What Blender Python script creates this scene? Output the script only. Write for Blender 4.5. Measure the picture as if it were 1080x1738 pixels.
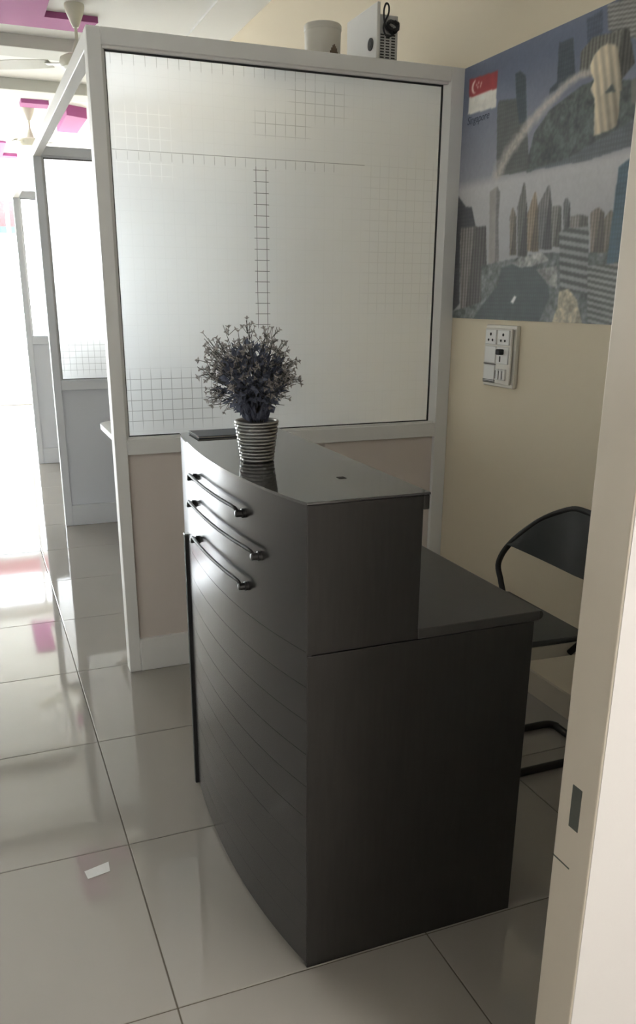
import bpy, bmesh, math, random
import numpy as np
from mathutils import Vector, Matrix

for o in list(bpy.data.objects): bpy.data.objects.remove(o, do_unlink=True)
scene = bpy.context.scene
COL = scene.collection
random.seed(7)

# ------------------------------------------------------------------ camera
cam_data = bpy.data.cameras.new('camera')
cam = bpy.data.objects.new('camera', cam_data); COL.objects.link(cam)
def cam_matrix(pitch, yaw, roll):
    rz = Matrix.Rotation(yaw, 3, 'Z'); rx = Matrix.Rotation(pitch, 3, 'X'); ry = Matrix.Rotation(roll, 3, 'Y')
    m = rz @ rx @ ry
    r, f, u = m.col[0], m.col[1], m.col[2]
    return Matrix(((r.x, u.x, -f.x), (r.y, u.y, -f.y), (r.z, u.z, -f.z)))
m3 = cam_matrix(math.radians(-18.0168), math.radians(-21.6986), math.radians(-0.23506))
cam.matrix_world = Matrix.Translation((-0.25297, -2.00751, 1.43737)) @ m3.to_4x4()
cam_data.sensor_fit = 'HORIZONTAL'; cam_data.sensor_width = 36.0
cam_data.lens = 1418.97 / 1080 * 36.0
cam_data.shift_x = 7.1536 / 1080; cam_data.shift_y = 97.192 / 1080
cam_data.clip_start = 0.02
scene.camera = cam

# ------------------------------------------------------------------ world, exposure
world = bpy.data.worlds.new('world'); scene.world = world
world.use_nodes = True
bg = world.node_tree.nodes['Background']
bg.inputs['Color'].default_value = (0.90, 0.96, 1.0, 1)
bg.inputs['Strength'].default_value = 34.0
vs = scene.view_settings
vs.view_transform = 'Standard'; vs.look = 'None'; vs.gamma = 1.0; vs.use_curve_mapping = False
vs.exposure = 0.05

ZC = 3.10            # ceiling height
YF = 10.40           # street front
XR, XL = 1.60, -3.40 # hall side walls
YD0, YD1 = -1.113, -1.028   # the wall with the doorway
XJ = 0.590           # right edge of the doorway

def portal(name, loc, rot, sx, sy):
    d = bpy.data.lights.new(name, 'AREA'); d.shape = 'RECTANGLE'; d.size = sx; d.size_y = sy
    d.cycles.is_portal = True
    o = bpy.data.objects.new(name, d); COL.objects.link(o); o.location = loc; o.rotation_euler = rot
    return o
portal('window_portal', ((XL+XR)/2, YF+0.12, 1.5), (math.radians(-90), 0, 0), XR-XL, 2.9)

# ------------------------------------------------------------------ materials
def lin(c):
    return tuple((x/255/12.92 if x/255 <= .04045 else ((x/255+.055)/1.055)**2.4) for x in c)
MATS = {}
def mat(name, color, rough=0.5, metal=0.0, spec=0.5, noise=0.0, nscale=8.0, bump=0.0, bscale=60.0, coat=0.0, coat_rough=0.05, stretch=None, emit=None, estr=0.0):
    if name in MATS: return MATS[name]
    m = bpy.data.materials.new(name); m.use_nodes = True
    nt = m.node_tree; p = nt.nodes['Principled BSDF']
    p.inputs['Base Color'].default_value = (*color, 1); p.inputs['Roughness'].default_value = rough
    p.inputs['Metallic'].default_value = metal; p.inputs['Specular IOR Level'].default_value = spec
    p.inputs['Coat Weight'].default_value = coat; p.inputs['Coat Roughness'].default_value = coat_rough
    if emit: p.inputs['Emission Color'].default_value = (*emit, 1); p.inputs['Emission Strength'].default_value = estr
    tc = nt.nodes.new('ShaderNodeTexCoord'); mp = nt.nodes.new('ShaderNodeMapping')
    nt.links.new(tc.outputs['Object'], mp.inputs['Vector'])
    if stretch: mp.inputs['Scale'].default_value = stretch
    if noise > 0:
        n = nt.nodes.new('ShaderNodeTexNoise'); n.inputs['Scale'].default_value = nscale; n.inputs['Detail'].default_value = 5
        nt.links.new(mp.outputs[0], n.inputs['Vector'])
        r = nt.nodes.new('ShaderNodeMapRange'); r.inputs[3].default_value = 1-noise; r.inputs[4].default_value = 1+noise
        nt.links.new(n.outputs[0], r.inputs[0])
        v = nt.nodes.new('ShaderNodeVectorMath'); v.operation = 'SCALE'; v.inputs[0].default_value = color
        nt.links.new(r.outputs[0], v.inputs['Scale']); nt.links.new(v.outputs[0], p.inputs['Base Color'])
    if bump > 0:
        n2 = nt.nodes.new('ShaderNodeTexNoise'); n2.inputs['Scale'].default_value = bscale; n2.inputs['Detail'].default_value = 3
        nt.links.new(mp.outputs[0], n2.inputs['Vector'])
        b = nt.nodes.new('ShaderNodeBump'); b.inputs['Strength'].default_value = bump; b.inputs['Distance'].default_value = 0.002
        nt.links.new(n2.outputs[0], b.inputs['Height']); nt.links.new(b.outputs[0], p.inputs['Normal'])
    MATS[name] = m
    return m

M_wall   = mat('cream_wall_paint', (0.70, 0.61, 0.455), 0.75, noise=0.03, nscale=1.5, bump=0.12, bscale=90)
M_white  = mat('white_wall_paint', (0.85, 0.83, 0.80), 0.8, noise=0.02, nscale=1.5, bump=0.1, bscale=90)
M_ceil   = mat('white_ceiling_paint', (0.82, 0.82, 0.80), 0.85, noise=0.02, nscale=1.2)
M_purple = mat('magenta_ceiling_paint', (0.34, 0.085, 0.24), 0.8, noise=0.04, nscale=2)
M_beam   = mat('shaded_beam_grey', (0.62, 0.62, 0.58), 0.8, noise=0.03, nscale=2)  # greyer than the ceiling: shade on the beam faces put into the colour
M_frame  = mat('powder_coated_frame', (0.80, 0.785, 0.75), 0.42, noise=0.02, nscale=3)
M_jamb   = mat('cream_door_frame_paint', (0.70, 0.64, 0.54), 0.45, noise=0.03, nscale=4, bump=0.06, bscale=40)
M_lpanel = mat('pinkish_laminate_panel', (0.70, 0.62, 0.56), 0.5, noise=0.03, nscale=4)
M_lveil  = mat('veil_tinted_laminate', (0.80, 0.835, 0.90), 0.5, noise=0.03, nscale=4)  # bright veil from the far window put into the colour, paler and bluer
M_rubber = mat('black_rubber_gasket', (0.018, 0.018, 0.018), 0.6, noise=0.1, nscale=20)
M_tile   = mat('polished_vitrified_tile', (0.325, 0.300, 0.268), 0.045, spec=0.9, noise=0.035, nscale=3.5)
M_grout  = mat('dark_grout', (0.10, 0.085, 0.06), 0.9, noise=0.15, nscale=30)
M_skirt  = mat('beige_skirting_tile', (0.50, 0.44, 0.35), 0.3, noise=0.04, nscale=5)
M_desk   = mat('dark_wenge_laminate', (0.022, 0.020, 0.018), 0.33, noise=0.35, nscale=18, stretch=(6, 6, 0.6), bump=0.05, bscale=120)
M_desktop= mat('dark_polished_top', (0.040, 0.039, 0.038), 0.07, spec=0.5, noise=0.15, nscale=30)
M_desktop.node_tree.nodes['Principled BSDF'].inputs['IOR'].default_value = 1.9
M_work   = mat('dark_satin_worktop', (0.045, 0.043, 0.040), 0.34, noise=0.15, nscale=30)
M_slat   = mat('dark_curved_laminate', (0.028, 0.026, 0.025), 0.22, noise=0.12, nscale=10, stretch=(3, 3, 1))
M_chrome = mat('dark_chrome', (0.42, 0.42, 0.43), 0.2, metal=1.0, noise=0.05, nscale=30)
M_knob   = mat('gunmetal_knob', (0.07, 0.07, 0.07), 0.3, metal=1.0, noise=0.05, nscale=30)
M_silver = mat('silver_weave', (0.33, 0.33, 0.32), 0.32, metal=1.0, noise=0.15, nscale=60)
M_black  = mat('black_plastic', (0.045, 0.048, 0.048), 0.42, noise=0.15, nscale=25, bump=0.1, bscale=200)
M_blackm = mat('black_painted_tube', (0.022, 0.021, 0.020), 0.5, spec=0.3, noise=0.1, nscale=20)
M_seatedge = mat('beige_seat_edging', (0.50, 0.45, 0.36), 0.5, noise=0.05, nscale=20)
M_plas   = mat('white_plastic', (0.72, 0.70, 0.66), 0.4, noise=0.03, nscale=10)
M_plas2  = mat('off_white_plastic', (0.66, 0.62, 0.54), 0.4, noise=0.04, nscale=10)
M_grey   = mat('grey_enclosure', (0.50, 0.49, 0.47), 0.5, noise=0.04, nscale=12)
M_dark   = mat('dark_void', (0.03, 0.027, 0.024), 0.7, noise=0.1, nscale=30)
M_steel  = mat('brushed_steel', (0.11, 0.12, 0.105), 0.5, metal=0.3, noise=0.06, nscale=40)
def thin_leaf(name, c, k):
    m = mat(name, c, 0.6, noise=0.35, nscale=45); nt = m.node_tree
    p = nt.nodes['Principled BSDF']; out = [n for n in nt.nodes if n.type == 'OUTPUT_MATERIAL'][0]
    t = nt.nodes.new('ShaderNodeBsdfTranslucent'); mx = nt.nodes.new('ShaderNodeMixShader'); mx.inputs[0].default_value = k
    src = p.inputs['Base Color'].links[0].from_socket
    nt.links.new(src, t.inputs['Color']); nt.links.new(p.outputs[0], mx.inputs[1]); nt.links.new(t.outputs[0], mx.inputs[2]); nt.links.new(mx.outputs[0], out.inputs[0])
    return m
M_leaf = thin_leaf('veil_tinted_foliage', (0.15, 0.165, 0.22), 0.4); M_flower = thin_leaf('dusty_beige_petals', (0.36, 0.335, 0.32), 0.45)  # leaf colour lifted to blue-grey to carry the veil of window light
M_stem   = mat('dark_stem', (0.07, 0.07, 0.06), 0.6, noise=0.2, nscale=40)
M_cover  = mat('navy_book_cloth', (0.07, 0.08, 0.105), 0.5, noise=0.2, nscale=60)
M_paper  = mat('page_block', (0.55, 0.52, 0.46), 0.8, noise=0.1, nscale=80)
M_fan    = mat('ivory_fan_enamel', (0.66, 0.64, 0.54), 0.4, noise=0.03, nscale=10)
M_tabtop = mat('white_table_laminate', (0.78, 0.78, 0.77), 0.35, noise=0.02, nscale=8)
M_alum   = mat('white_aluminium', (0.74, 0.75, 0.76), 0.4, noise=0.02, nscale=6)
M_ground = mat('pale_concrete_ground', (0.50, 0.49, 0.46), 0.9, noise=0.1, nscale=0.6)
M_fveil  = mat('veil_tinted_frame', (0.80, 0.83, 0.88), 0.45, noise=0.02, nscale=3)  # back frames paled and blued in colour, standing in for window glare
M_lamp   = mat('lit_diffuser', (0.9, 0.9, 0.9), 0.5, noise=0.01, emit=(1.0, 0.965, 0.93), estr=60.0)

def math_node(nt, op, a, b=None, c=None):
    n = nt.nodes.new('ShaderNodeMath'); n.operation = op
    for i, v in enumerate((a, b, c)):
        if v is None: continue
        if isinstance(v, (int, float)): n.inputs[i].default_value = v
        else: nt.links.new(v, n.inputs[i])
    return n.outputs[0]

def frosted_material():
    """frosted film printed with a 38 mm grid, dense in some patches and faint elsewhere"""
    m = bpy.data.materials.new('frosted_grid_film'); m.use_nodes = True
    nt = m.node_tree
    for n in list(nt.nodes): nt.nodes.remove(n)
    out = nt.nodes.new('ShaderNodeOutputMaterial')
    tc = nt.nodes.new('ShaderNodeTexCoord'); sep = nt.nodes.new('ShaderNodeSeparateXYZ')
    nt.links.new(tc.outputs['Object'], sep.inputs[0])
    x = sep.outputs['X']; z = sep.outputs['Z']
    MN = lambda *a: math_node(nt, *a)
    P = 0.0381
    def line(v, off, w):
        f = MN('FRACT', MN('DIVIDE', MN('SUBTRACT', v, off - 50*P), P))
        d = MN('MULTIPLY', MN('SUBTRACT', 0.5, MN('ABSOLUTE', MN('SUBTRACT', f, 0.5))), P)   # distance to nearest line
        return MN('LESS_THAN', d, w)
    vx = line(x, 0.2744 - 0.2, 0.0011); hz = line(z, 1.8723, 0.0011)
    fine = line(x, 0.2744 - 0.2 + P/2, 0.0006)
    def softbox(x0, x1, z0, z1, s=0.012):
        def edge(v, a, b):
            n = nt.nodes.new('ShaderNodeMapRange'); n.interpolation_type = 'SMOOTHSTEP'
            nt.links.new(v, n.inputs[0]); n.inputs[1].default_value = a; n.inputs[2].default_value = b
            return n.outputs[0]
        e = MN('MULTIPLY', edge(x, x0-.2-s, x0-.2+s), edge(x, x1-.2+s, x1-.2-s))
        return MN('MULTIPLY', e, MN('MULTIPLY', edge(z, z0-s, z0+s), edge(z, z1+s, z1-s)))
    full = [  # both directions of line, strength
        (0.760, 0.818, 1.325, 1.885, 0.95, 0.003), (0.765, 0.98, 1.985, 2.065, 0.45, 0.02), (0.90, 1.12, 2.045, 2.165, 0.38, 0.03),
        (0.25, 0.60, 0.975, 1.175, 0.62, 0.03), (1.20, 1.53, 1.37, 1.93, 0.15, 0.04)]
    tot = None
    g = MN('MAXIMUM', vx, hz)
    for x0, x1, z0, z1, k, s in full:
        t = MN('MULTIPLY', MN('MULTIPLY', softbox(x0, x1, z0, z1, s), k), g)
        tot = t if tot is None else MN('MAXIMUM', tot, t)
    # long horizontal rule with short ticks hanging below it, ticks along the top edge
    for (x0, x1, z0, z1, k, only) in ((0.26, 1.20, 1.9005, 1.917, 0.7, hz), (0.26, 1.08, 1.880, 1.908, 0.5, vx), (0.26, 1.0, 2.165, 2.21, 0.4, vx)):
        tot = MN('MAXIMUM', tot, MN('MULTIPLY', MN('MULTIPLY', softbox(x0, x1, z0, z1, 0.004), k), only))
    tot = MN('MAXIMUM', tot, MN('MULTIPLY', g, 0.035))
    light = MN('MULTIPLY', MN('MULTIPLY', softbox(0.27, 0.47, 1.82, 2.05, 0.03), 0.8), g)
    n = nt.nodes.new('ShaderNodeTexNoise'); n.inputs['Scale'].default_value = 3.0; nt.links.new(tc.outputs['Object'], n.inputs['Vector'])
    base = MN('ADD', 0.80, MN('MULTIPLY', n.outputs[0], 0.04))
    val = MN('SUBTRACT', base, MN('MULTIPLY', tot, 0.62))
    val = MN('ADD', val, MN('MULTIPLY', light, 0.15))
    comb = nt.nodes.new('ShaderNodeCombineColor')
    for i, k in enumerate((0.965, 0.985, 0.995)): nt.links.new(MN('MULTIPLY', val, k), comb.inputs[i])
    tr = nt.nodes.new('ShaderNodeBsdfTranslucent'); df = nt.nodes.new('ShaderNodeBsdfDiffuse'); gl = nt.nodes.new('ShaderNodeBsdfGlossy')
    for s in (tr, df): nt.links.new(comb.outputs[0], s.inputs['Color'])
    gl.inputs['Roughness'].default_value = 0.25
    m1 = nt.nodes.new('ShaderNodeMixShader'); m1.inputs[0].default_value = 0.15
    nt.links.new(tr.outputs[0], m1.inputs[1]); nt.links.new(df.outputs[0], m1.inputs[2])
    rf = nt.nodes.new('ShaderNodeBsdfRefraction'); rf.inputs['Roughness'].default_value = 0.75; rf.inputs['IOR'].default_value = 1.25
    nt.links.new(comb.outputs[0], rf.inputs['Color'])
    m0 = nt.nodes.new('ShaderNodeMixShader'); m0.inputs[0].default_value = 0.6
    nt.links.new(m1.outputs[0], m0.inputs[1]); nt.links.new(rf.outputs[0], m0.inputs[2]); m1 = m0
    fr = nt.nodes.new('ShaderNodeFresnel'); fr.inputs[0].default_value = 1.35
    m2 = nt.nodes.new('ShaderNodeMixShader'); nt.links.new(fr.outputs[0], m2.inputs[0])
    nt.links.new(m1.outputs[0], m2.inputs[1]); nt.links.new(gl.outputs[0], m2.inputs[2])
    nt.links.new(m2.outputs[0], out.inputs[0])
    return m
M_frost = frosted_material()

def clear_glass():
    m = bpy.data.materials.new('clear_window_glass'); m.use_nodes = True
    nt = m.node_tree
    for n in list(nt.nodes): nt.nodes.remove(n)
    out = nt.nodes.new('ShaderNodeOutputMaterial'); t = nt.nodes.new('ShaderNodeBsdfTransparent'); g = nt.nodes.new('ShaderNodeBsdfGlossy')
    t.inputs[0].default_value = (0.97, 0.97, 0.97, 1); g.inputs['Roughness'].default_value = 0.02
    mx = nt.nodes.new('ShaderNodeMixShader'); mx.inputs[0].default_value = 0.06
    nt.links.new(t.outputs[0], mx.inputs[1]); nt.links.new(g.outputs[0], mx.inputs[2]); nt.links.new(mx.outputs[0], out.inputs[0])
    return m
M_glass = clear_glass()

def banner_material(name, c):
    m = bpy.data.materials.new(name); m.use_nodes = True
    nt = m.node_tree
    for n in list(nt.nodes): nt.nodes.remove(n)
    out = nt.nodes.new('ShaderNodeOutputMaterial'); t = nt.nodes.new('ShaderNodeBsdfTranslucent'); d = nt.nodes.new('ShaderNodeBsdfDiffuse')
    t.inputs[0].default_value = (*c, 1); d.inputs[0].default_value = (*c, 1)
    mx = nt.nodes.new('ShaderNodeMixShader'); nt.links.new(t.outputs[0], mx.inputs[1]); nt.links.new(d.outputs[0], mx.inputs[2]); nt.links.new(mx.outputs[0], out.inputs[0])
    return m
M_red = banner_material('red_vinyl', (0.36, 0.17, 0.18)); M_teal = banner_material('teal_vinyl', (0.19, 0.25, 0.26))

def print_material():
    m = bpy.data.materials.new('printed_vinyl'); m.use_nodes = True
    nt = m.node_tree; p = nt.nodes['Principled BSDF']
    a = nt.nodes.new('ShaderNodeAttribute'); a.attribute_name = 'print'
    nt.links.new(a.outputs['Color'], p.inputs['Base Color'])
    p.inputs['Roughness'].default_value = 0.42; p.inputs['Specular IOR Level'].default_value = 0.35
    return m
M_print = print_material()

# ------------------------------------------------------------------ builders
def root_loc(p):
    while p is not None and p.parent is not None: p = p.parent
    return p.location.copy() if p is not None else Vector((0, 0, 0))
def link(name, me, material, parent=None, smooth=False):
    me.materials.append(material)
    if smooth:
        for f in me.polygons: f.use_smooth = True
    o = bpy.data.objects.new(name, me); COL.objects.link(o)
    if parent: o.parent = parent
    return o
def from_bm(name, bm, material, parent=None, smooth=False, angle=None):
    bmesh.ops.recalc_face_normals(bm, faces=bm.faces)
    off = root_loc(parent)
    bmesh.ops.translate(bm, verts=bm.verts, vec=-off)
    me = bpy.data.meshes.new(name); bm.to_mesh(me); bm.free()
    o = link(name, me, material, parent, smooth)
    if angle is not None:
        me.set_sharp_from_angle(angle=math.radians(angle))
    return o
def thing(name, label, cat, loc, group=None):
    o = bpy.data.objects.new(name, None); COL.objects.link(o); o.location = loc; o.empty_display_size = 0.1
    tag(o, label, cat, group); return o
def tag(o, label, cat, group=None):
    o['label'] = label; o['category'] = cat
    if group: o['group'] = group
    return o
def struct(o, label=None):
    o['kind'] = 'structure'
    if label: o['label'] = label
    return o
def bm_box(bm, x0, x1, y0, y1, z0, z1, bev=0.0, seg=1):
    vs_ = [bm.verts.new((x, y, z)) for x in (x0, x1) for y in (y0, y1) for z in (z0, z1)]
    F = [(0,1,3,2),(4,6,7,5),(0,4,5,1),(2,3,7,6),(0,2,6,4),(1,5,7,3)]
    fs = [bm.faces.new([vs_[i] for i in f]) for f in F]
    if bev > 0:
        es = list({e for f in fs for e in f.edges})
        bmesh.ops.bevel(bm, geom=es, offset=bev, segments=seg, affect='EDGES', profile=0.5)
def box(name, x0, x1, y0, y1, z0, z1, material, parent=None, bev=0.0, seg=1):
    bm = bmesh.new(); bm_box(bm, x0, x1, y0, y1, z0, z1, bev, seg)
    return from_bm(name, bm, material, parent)
def bm_prism(bm, pts, z0, z1):
    lo = [bm.verts.new((x, y, z0)) for x, y in pts]; hi = [bm.verts.new((x, y, z1)) for x, y in pts]
    n = len(pts)
    bm.faces.new(lo[::-1]); bm.faces.new(hi)
    for i in range(n): bm.faces.new((lo[i], lo[(i+1) % n], hi[(i+1) % n], hi[i]))
def prism(name, pts, z0, z1, material, parent=None, bev=0.0, angle=None):
    bm = bmesh.new(); bm_prism(bm, pts, z0, z1)
    if bev > 0:
        es = [e for e in bm.edges if abs(e.verts[0].co.z - e.verts[1].co.z) < 1e-6]
        bmesh.ops.bevel(bm, geom=es, offset=bev, segments=2, affect='EDGES', profile=0.5)
    return from_bm(name, bm, material, parent, smooth=angle is not None, angle=angle)
def bm_lathe(bm, prof, c, n=32):
    rings = []
    for r, z in prof:
        if r < 1e-6: rings.append([bm.verts.new((c[0], c[1], c[2]+z))])
        else: rings.append([bm.verts.new((c[0]+r*math.cos(2*math.pi*k/n), c[1]+r*math.sin(2*math.pi*k/n), c[2]+z)) for k in range(n)])
    for a, b in zip(rings[:-1], rings[1:]):
        if len(a) == 1 and len(b) == 1: continue
        for k in range(n):
            k2 = (k+1) % n
            if len(a) == 1: bm.faces.new((a[0], b[k2], b[k]))
            elif len(b) == 1: bm.faces.new((a[k], a[k2], b[0]))
            else: bm.faces.new((a[k], a[k2], b[k2], b[k]))
def lathe(name, prof, c, material, parent=None, n=32, angle=40):
    bm = bmesh.new(); bm_lathe(bm, prof, c, n)
    return from_bm(name, bm, material, parent, smooth=True, angle=angle)
def bm_tube(bm, pts, r, n=10, closed=False):
    pts = [Vector(p) for p in pts]; N = len(pts); rings = []
    up = None
    for i, p in enumerate(pts):
        if closed: d = (pts[(i+1) % N] - pts[i-1])
        else: d = pts[min(i+1, N-1)] - pts[max(i-1, 0)]
        d.normalize()
        if up is None:
            up = Vector((0, 0, 1)) if abs(d.z) < 0.9 else Vector((1, 0, 0))
        a = (up - d*up.dot(d)).normalized(); up = a; b = d.cross(a)
        rr = r[i] if isinstance(r, (list, tuple)) else r
        rings.append([bm.verts.new(p + rr*(math.cos(2*math.pi*k/n)*a + math.sin(2*math.pi*k/n)*b)) for k in range(n)])
    for i in range(N if closed else N-1):
        A, B = rings[i], rings[(i+1) % N]
        for k in range(n): bm.faces.new((A[k], A[(k+1) % n], B[(k+1) % n], B[k]))
    if not closed:
        bm.faces.new(rings[0][::-1]); bm.faces.new(rings[-1])
def tube(name, pts, r, material, parent=None, n=10, closed=False):
    bm = bmesh.new(); bm_tube(bm, pts, r, n, closed)
    return from_bm(name, bm, material, parent, smooth=True, angle=50)
def catmull(P, n=8):
    P = [Vector(p) for p in P]; out = []
    Q = [P[0]*2-P[1]] + P + [P[-1]*2-P[-2]]
    for i in range(1, len(Q)-2):
        for k in range(n):
            t = k/n
            a, b, c, d = Q[i-1], Q[i], Q[i+1], Q[i+2]
            out.append(0.5*((2*b)+(c-a)*t+(2*a-5*b+4*c-d)*t*t+(3*b-a-3*c+d)*t**3))
    out.append(P[-1]); return out

# ------------------------------------------------------------------ the shell
S = 0.6
flo = struct(box('floor', XL-0.1, 2.5, -4.3, YF+0.1, -0.12, -0.0025, M_grout))
bm = bmesh.new(); bm_box(bm, 0.0016, S-0.0016, 0.0016, S-0.0016, -0.011, 0.0, 0.0012, 1)
bmesh.ops.recalc_face_normals(bm, faces=bm.faces)
tile_me = bpy.data.meshes.new('floor_tile'); bm.to_mesh(tile_me); bm.free(); tile_me.materials.append(M_tile)
cells = [(i, j) for j in range(-2, 17) for i in range(-5, 3)] + [(i, j) for j in range(-7, -2) for i in range(-3, 4)]
for n, (i, j) in enumerate(cells):
    t = bpy.data.objects.new('floor_tile', tile_me); COL.objects.link(t); t.parent = flo
    t.location = (i*S, j*S, random.uniform(-0.0003, 0.0))
box('tile_field', XL-0.1, -3.0, -1.2, YF+0.1, -0.011, 0.0, M_tile, flo)
box('tile_field', -3.0, 1.8, 10.2, YF+0.1, -0.011, 0.0, M_tile, flo)

struct(box('wall_right', XR, XR+0.15, -1.028, YF, 0, ZC+0.1, M_wall))
box('skirting', XR-0.012, XR, -1.028, YF, 0, 0.09, M_skirt, bpy.data.objects['wall_right'])
wl = struct(box('wall_left', XL-0.15, XL, -1.028, YF, 0, ZC+0.1, M_white))
struct(box('ceiling', XL-0.15, XR+0.15, -1.028, YF+0.15, ZC, ZC+0.1, M_ceil))

# doorway wall between the camera's room and the reception
fw = struct(box('wall_front', XJ+0.0, 2.35, YD0, YD1, 0, ZC, M_white))
box('wall_front_section', -1.9, -0.40, YD0, YD1, 0, ZC, M_white, fw)
box('wall_front_section', XL, -1.9, YD0, YD1, 0, ZC, M_white, fw)
box('wall_front_lintel', -0.40, XJ, YD0, YD1, 2.12, ZC, M_white, fw)
dr = thing('door_1', 'cream painted door frame lining the right of the doorway', 'door frame', (XJ, (YD0+YD1)/2, 0)); del dr['category']; struct(dr)
box('jamb', XJ-0.004, XJ+0.03, YD0+0.001, YD1+0.004, 0, 2.12, M_jamb, dr, 0.003, 2)
box('strike_plate', XJ-0.0052, XJ-0.003, -1.078, -1.055, 0.601, 0.680, M_steel, dr, 0.0006)
box('joint_line', XJ-0.0048, XJ-0.003, -1.068, -1.024, 0.5225, 0.525, M_steel, dr)
box('jamb', -0.40, -0.366, YD0+0.001, YD1+0.004, 0, 2.12, M_jamb, dr, 0.003, 2)
box('head', -0.40, XJ+0.03, YD0+0.001, YD1+0.004, 2.12, 2.155, M_jamb, dr, 0.003, 2)

# the camera's own room
struct(box('wall_back', -1.9, 2.35, -4.2, -4.1, 0, ZC, M_white))
struct(box('wall_side_left', -1.9, -1.8, -4.1, YD0, 0, ZC, M_white))
struct(box('wall_side_right', 2.25, 2.35, -4.1, YD0, 0, ZC, M_white))
struct(box('ceiling_room', -1.9, 2.35, -4.2, YD0, ZC, ZC+0.1, M_ceil))

# street front: glazed wall across the far end
win = thing('window_1', 'bright full-height glazed street front at the far end', 'window', (-0.9, YF, 0)); del win['category']; struct(win)
box('lintel', XL, XR, YF, YF+0.12, 2.95, ZC, M_white, win)
box('sill_rail', XL, XR, YF+0.02, YF+0.08, 0.0, 0.06, M_alum, win, 0.004)
box('transom', XL, XR, YF+0.02, YF+0.08, 2.16, 2.22, M_alum, win, 0.004)
box('head_rail', XL, XR, YF+0.02, YF+0.08, 2.89, 2.95, M_alum, win, 0.004)
xs = [XL, -2.4, -1.4, -0.55, 0.35, XR-0.05]
for x in xs: box('mullion', x, x+0.05, YF+0.015, YF+0.085, 0.0, 2.95, M_alum, win, 0.004)
for a, b in zip(xs[:-1], xs[1:]):
    box('pane', a+0.05, b, YF+0.046, YF+0.054, 0.06, 2.16, M_glass, win)
    box('pane', a+0.05, b, YF+0.046, YF+0.054, 2.22, 2.89, M_glass, win)
struct(box('ground', -40, 40, YF+0.1, 60, -0.25, -0.12, M_ground))
rb = tag(box('shop_banner', -2.6, 0.62, YF+0.55, YF+0.56, 2.34, 2.66, M_red), 'red vinyl banner hanging outside the glass front', 'banner')
box('teal_strip', -2.6, 0.62, YF+0.545, YF+0.565, 2.24, 2.34, M_teal, rb)

# ceiling mouldings and beams
ce = bpy.data.objects['ceiling']
box('beam', XL, XR, 4.673, 4.93, ZC-0.078, ZC+0.002, M_beam, ce, 0.004)
box('beam', XL, XR, 5.933, 6.19, ZC-0.084, ZC+0.002, M_beam, ce, 0.004)
box('side_soffit', 1.315, XR, -1.028, 4.67, ZC-0.014, ZC+0.002, M_ceil, ce)
def lpoly(name, pts, z0=ZC-0.035): prism(name, pts, z0, ZC+0.002, M_purple, ce)
lpoly('purple_moulding', [(0.10, 3.72), (0.388, 3.72), (0.386, 4.105), (0.71, 4.105), (0.655, 4.345), (0.10, 4.345)])
lpoly('purple_moulding', [(0.395, 6.67), (0.632, 6.67), (0.632, 6.86), (0.395, 6.86)])
lpoly('purple_moulding', [(0.79, 6.76), (0.985, 6.86), (0.985, 7.64), (0.79, 7.64)], ZC-0.09)
lpoly('purple_moulding', [(0.12, 8.9), (0.36, 8.9), (0.36, 9.85), (0.53, 9.85), (0.53, 10.03), (0.12, 10.03)])

def added_room_lamp(x, y, w, d, label, zc=ZC, group=None, est=14.0):
    t = thing('added_room_lamp', label, 'added lamp', (x, y, zc), group)
    box('housing', x-w/2-0.012, x+w/2+0.012, y-d/2-0.012, y+d/2+0.012, zc-0.028, zc, M_plas, t, 0.003)
    box('diffuser', x-w/2, x+w/2, y-d/2, y+d/2, zc-0.034, zc-0.026, M_lamp, t, 0.002)
added_room_lamp(1.55, -2.5, 0.60, 0.60, 'unseen square ceiling panel added to light the doorway wall')  # unseen lamp, added and set right of the doorway to light the near wall

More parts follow.
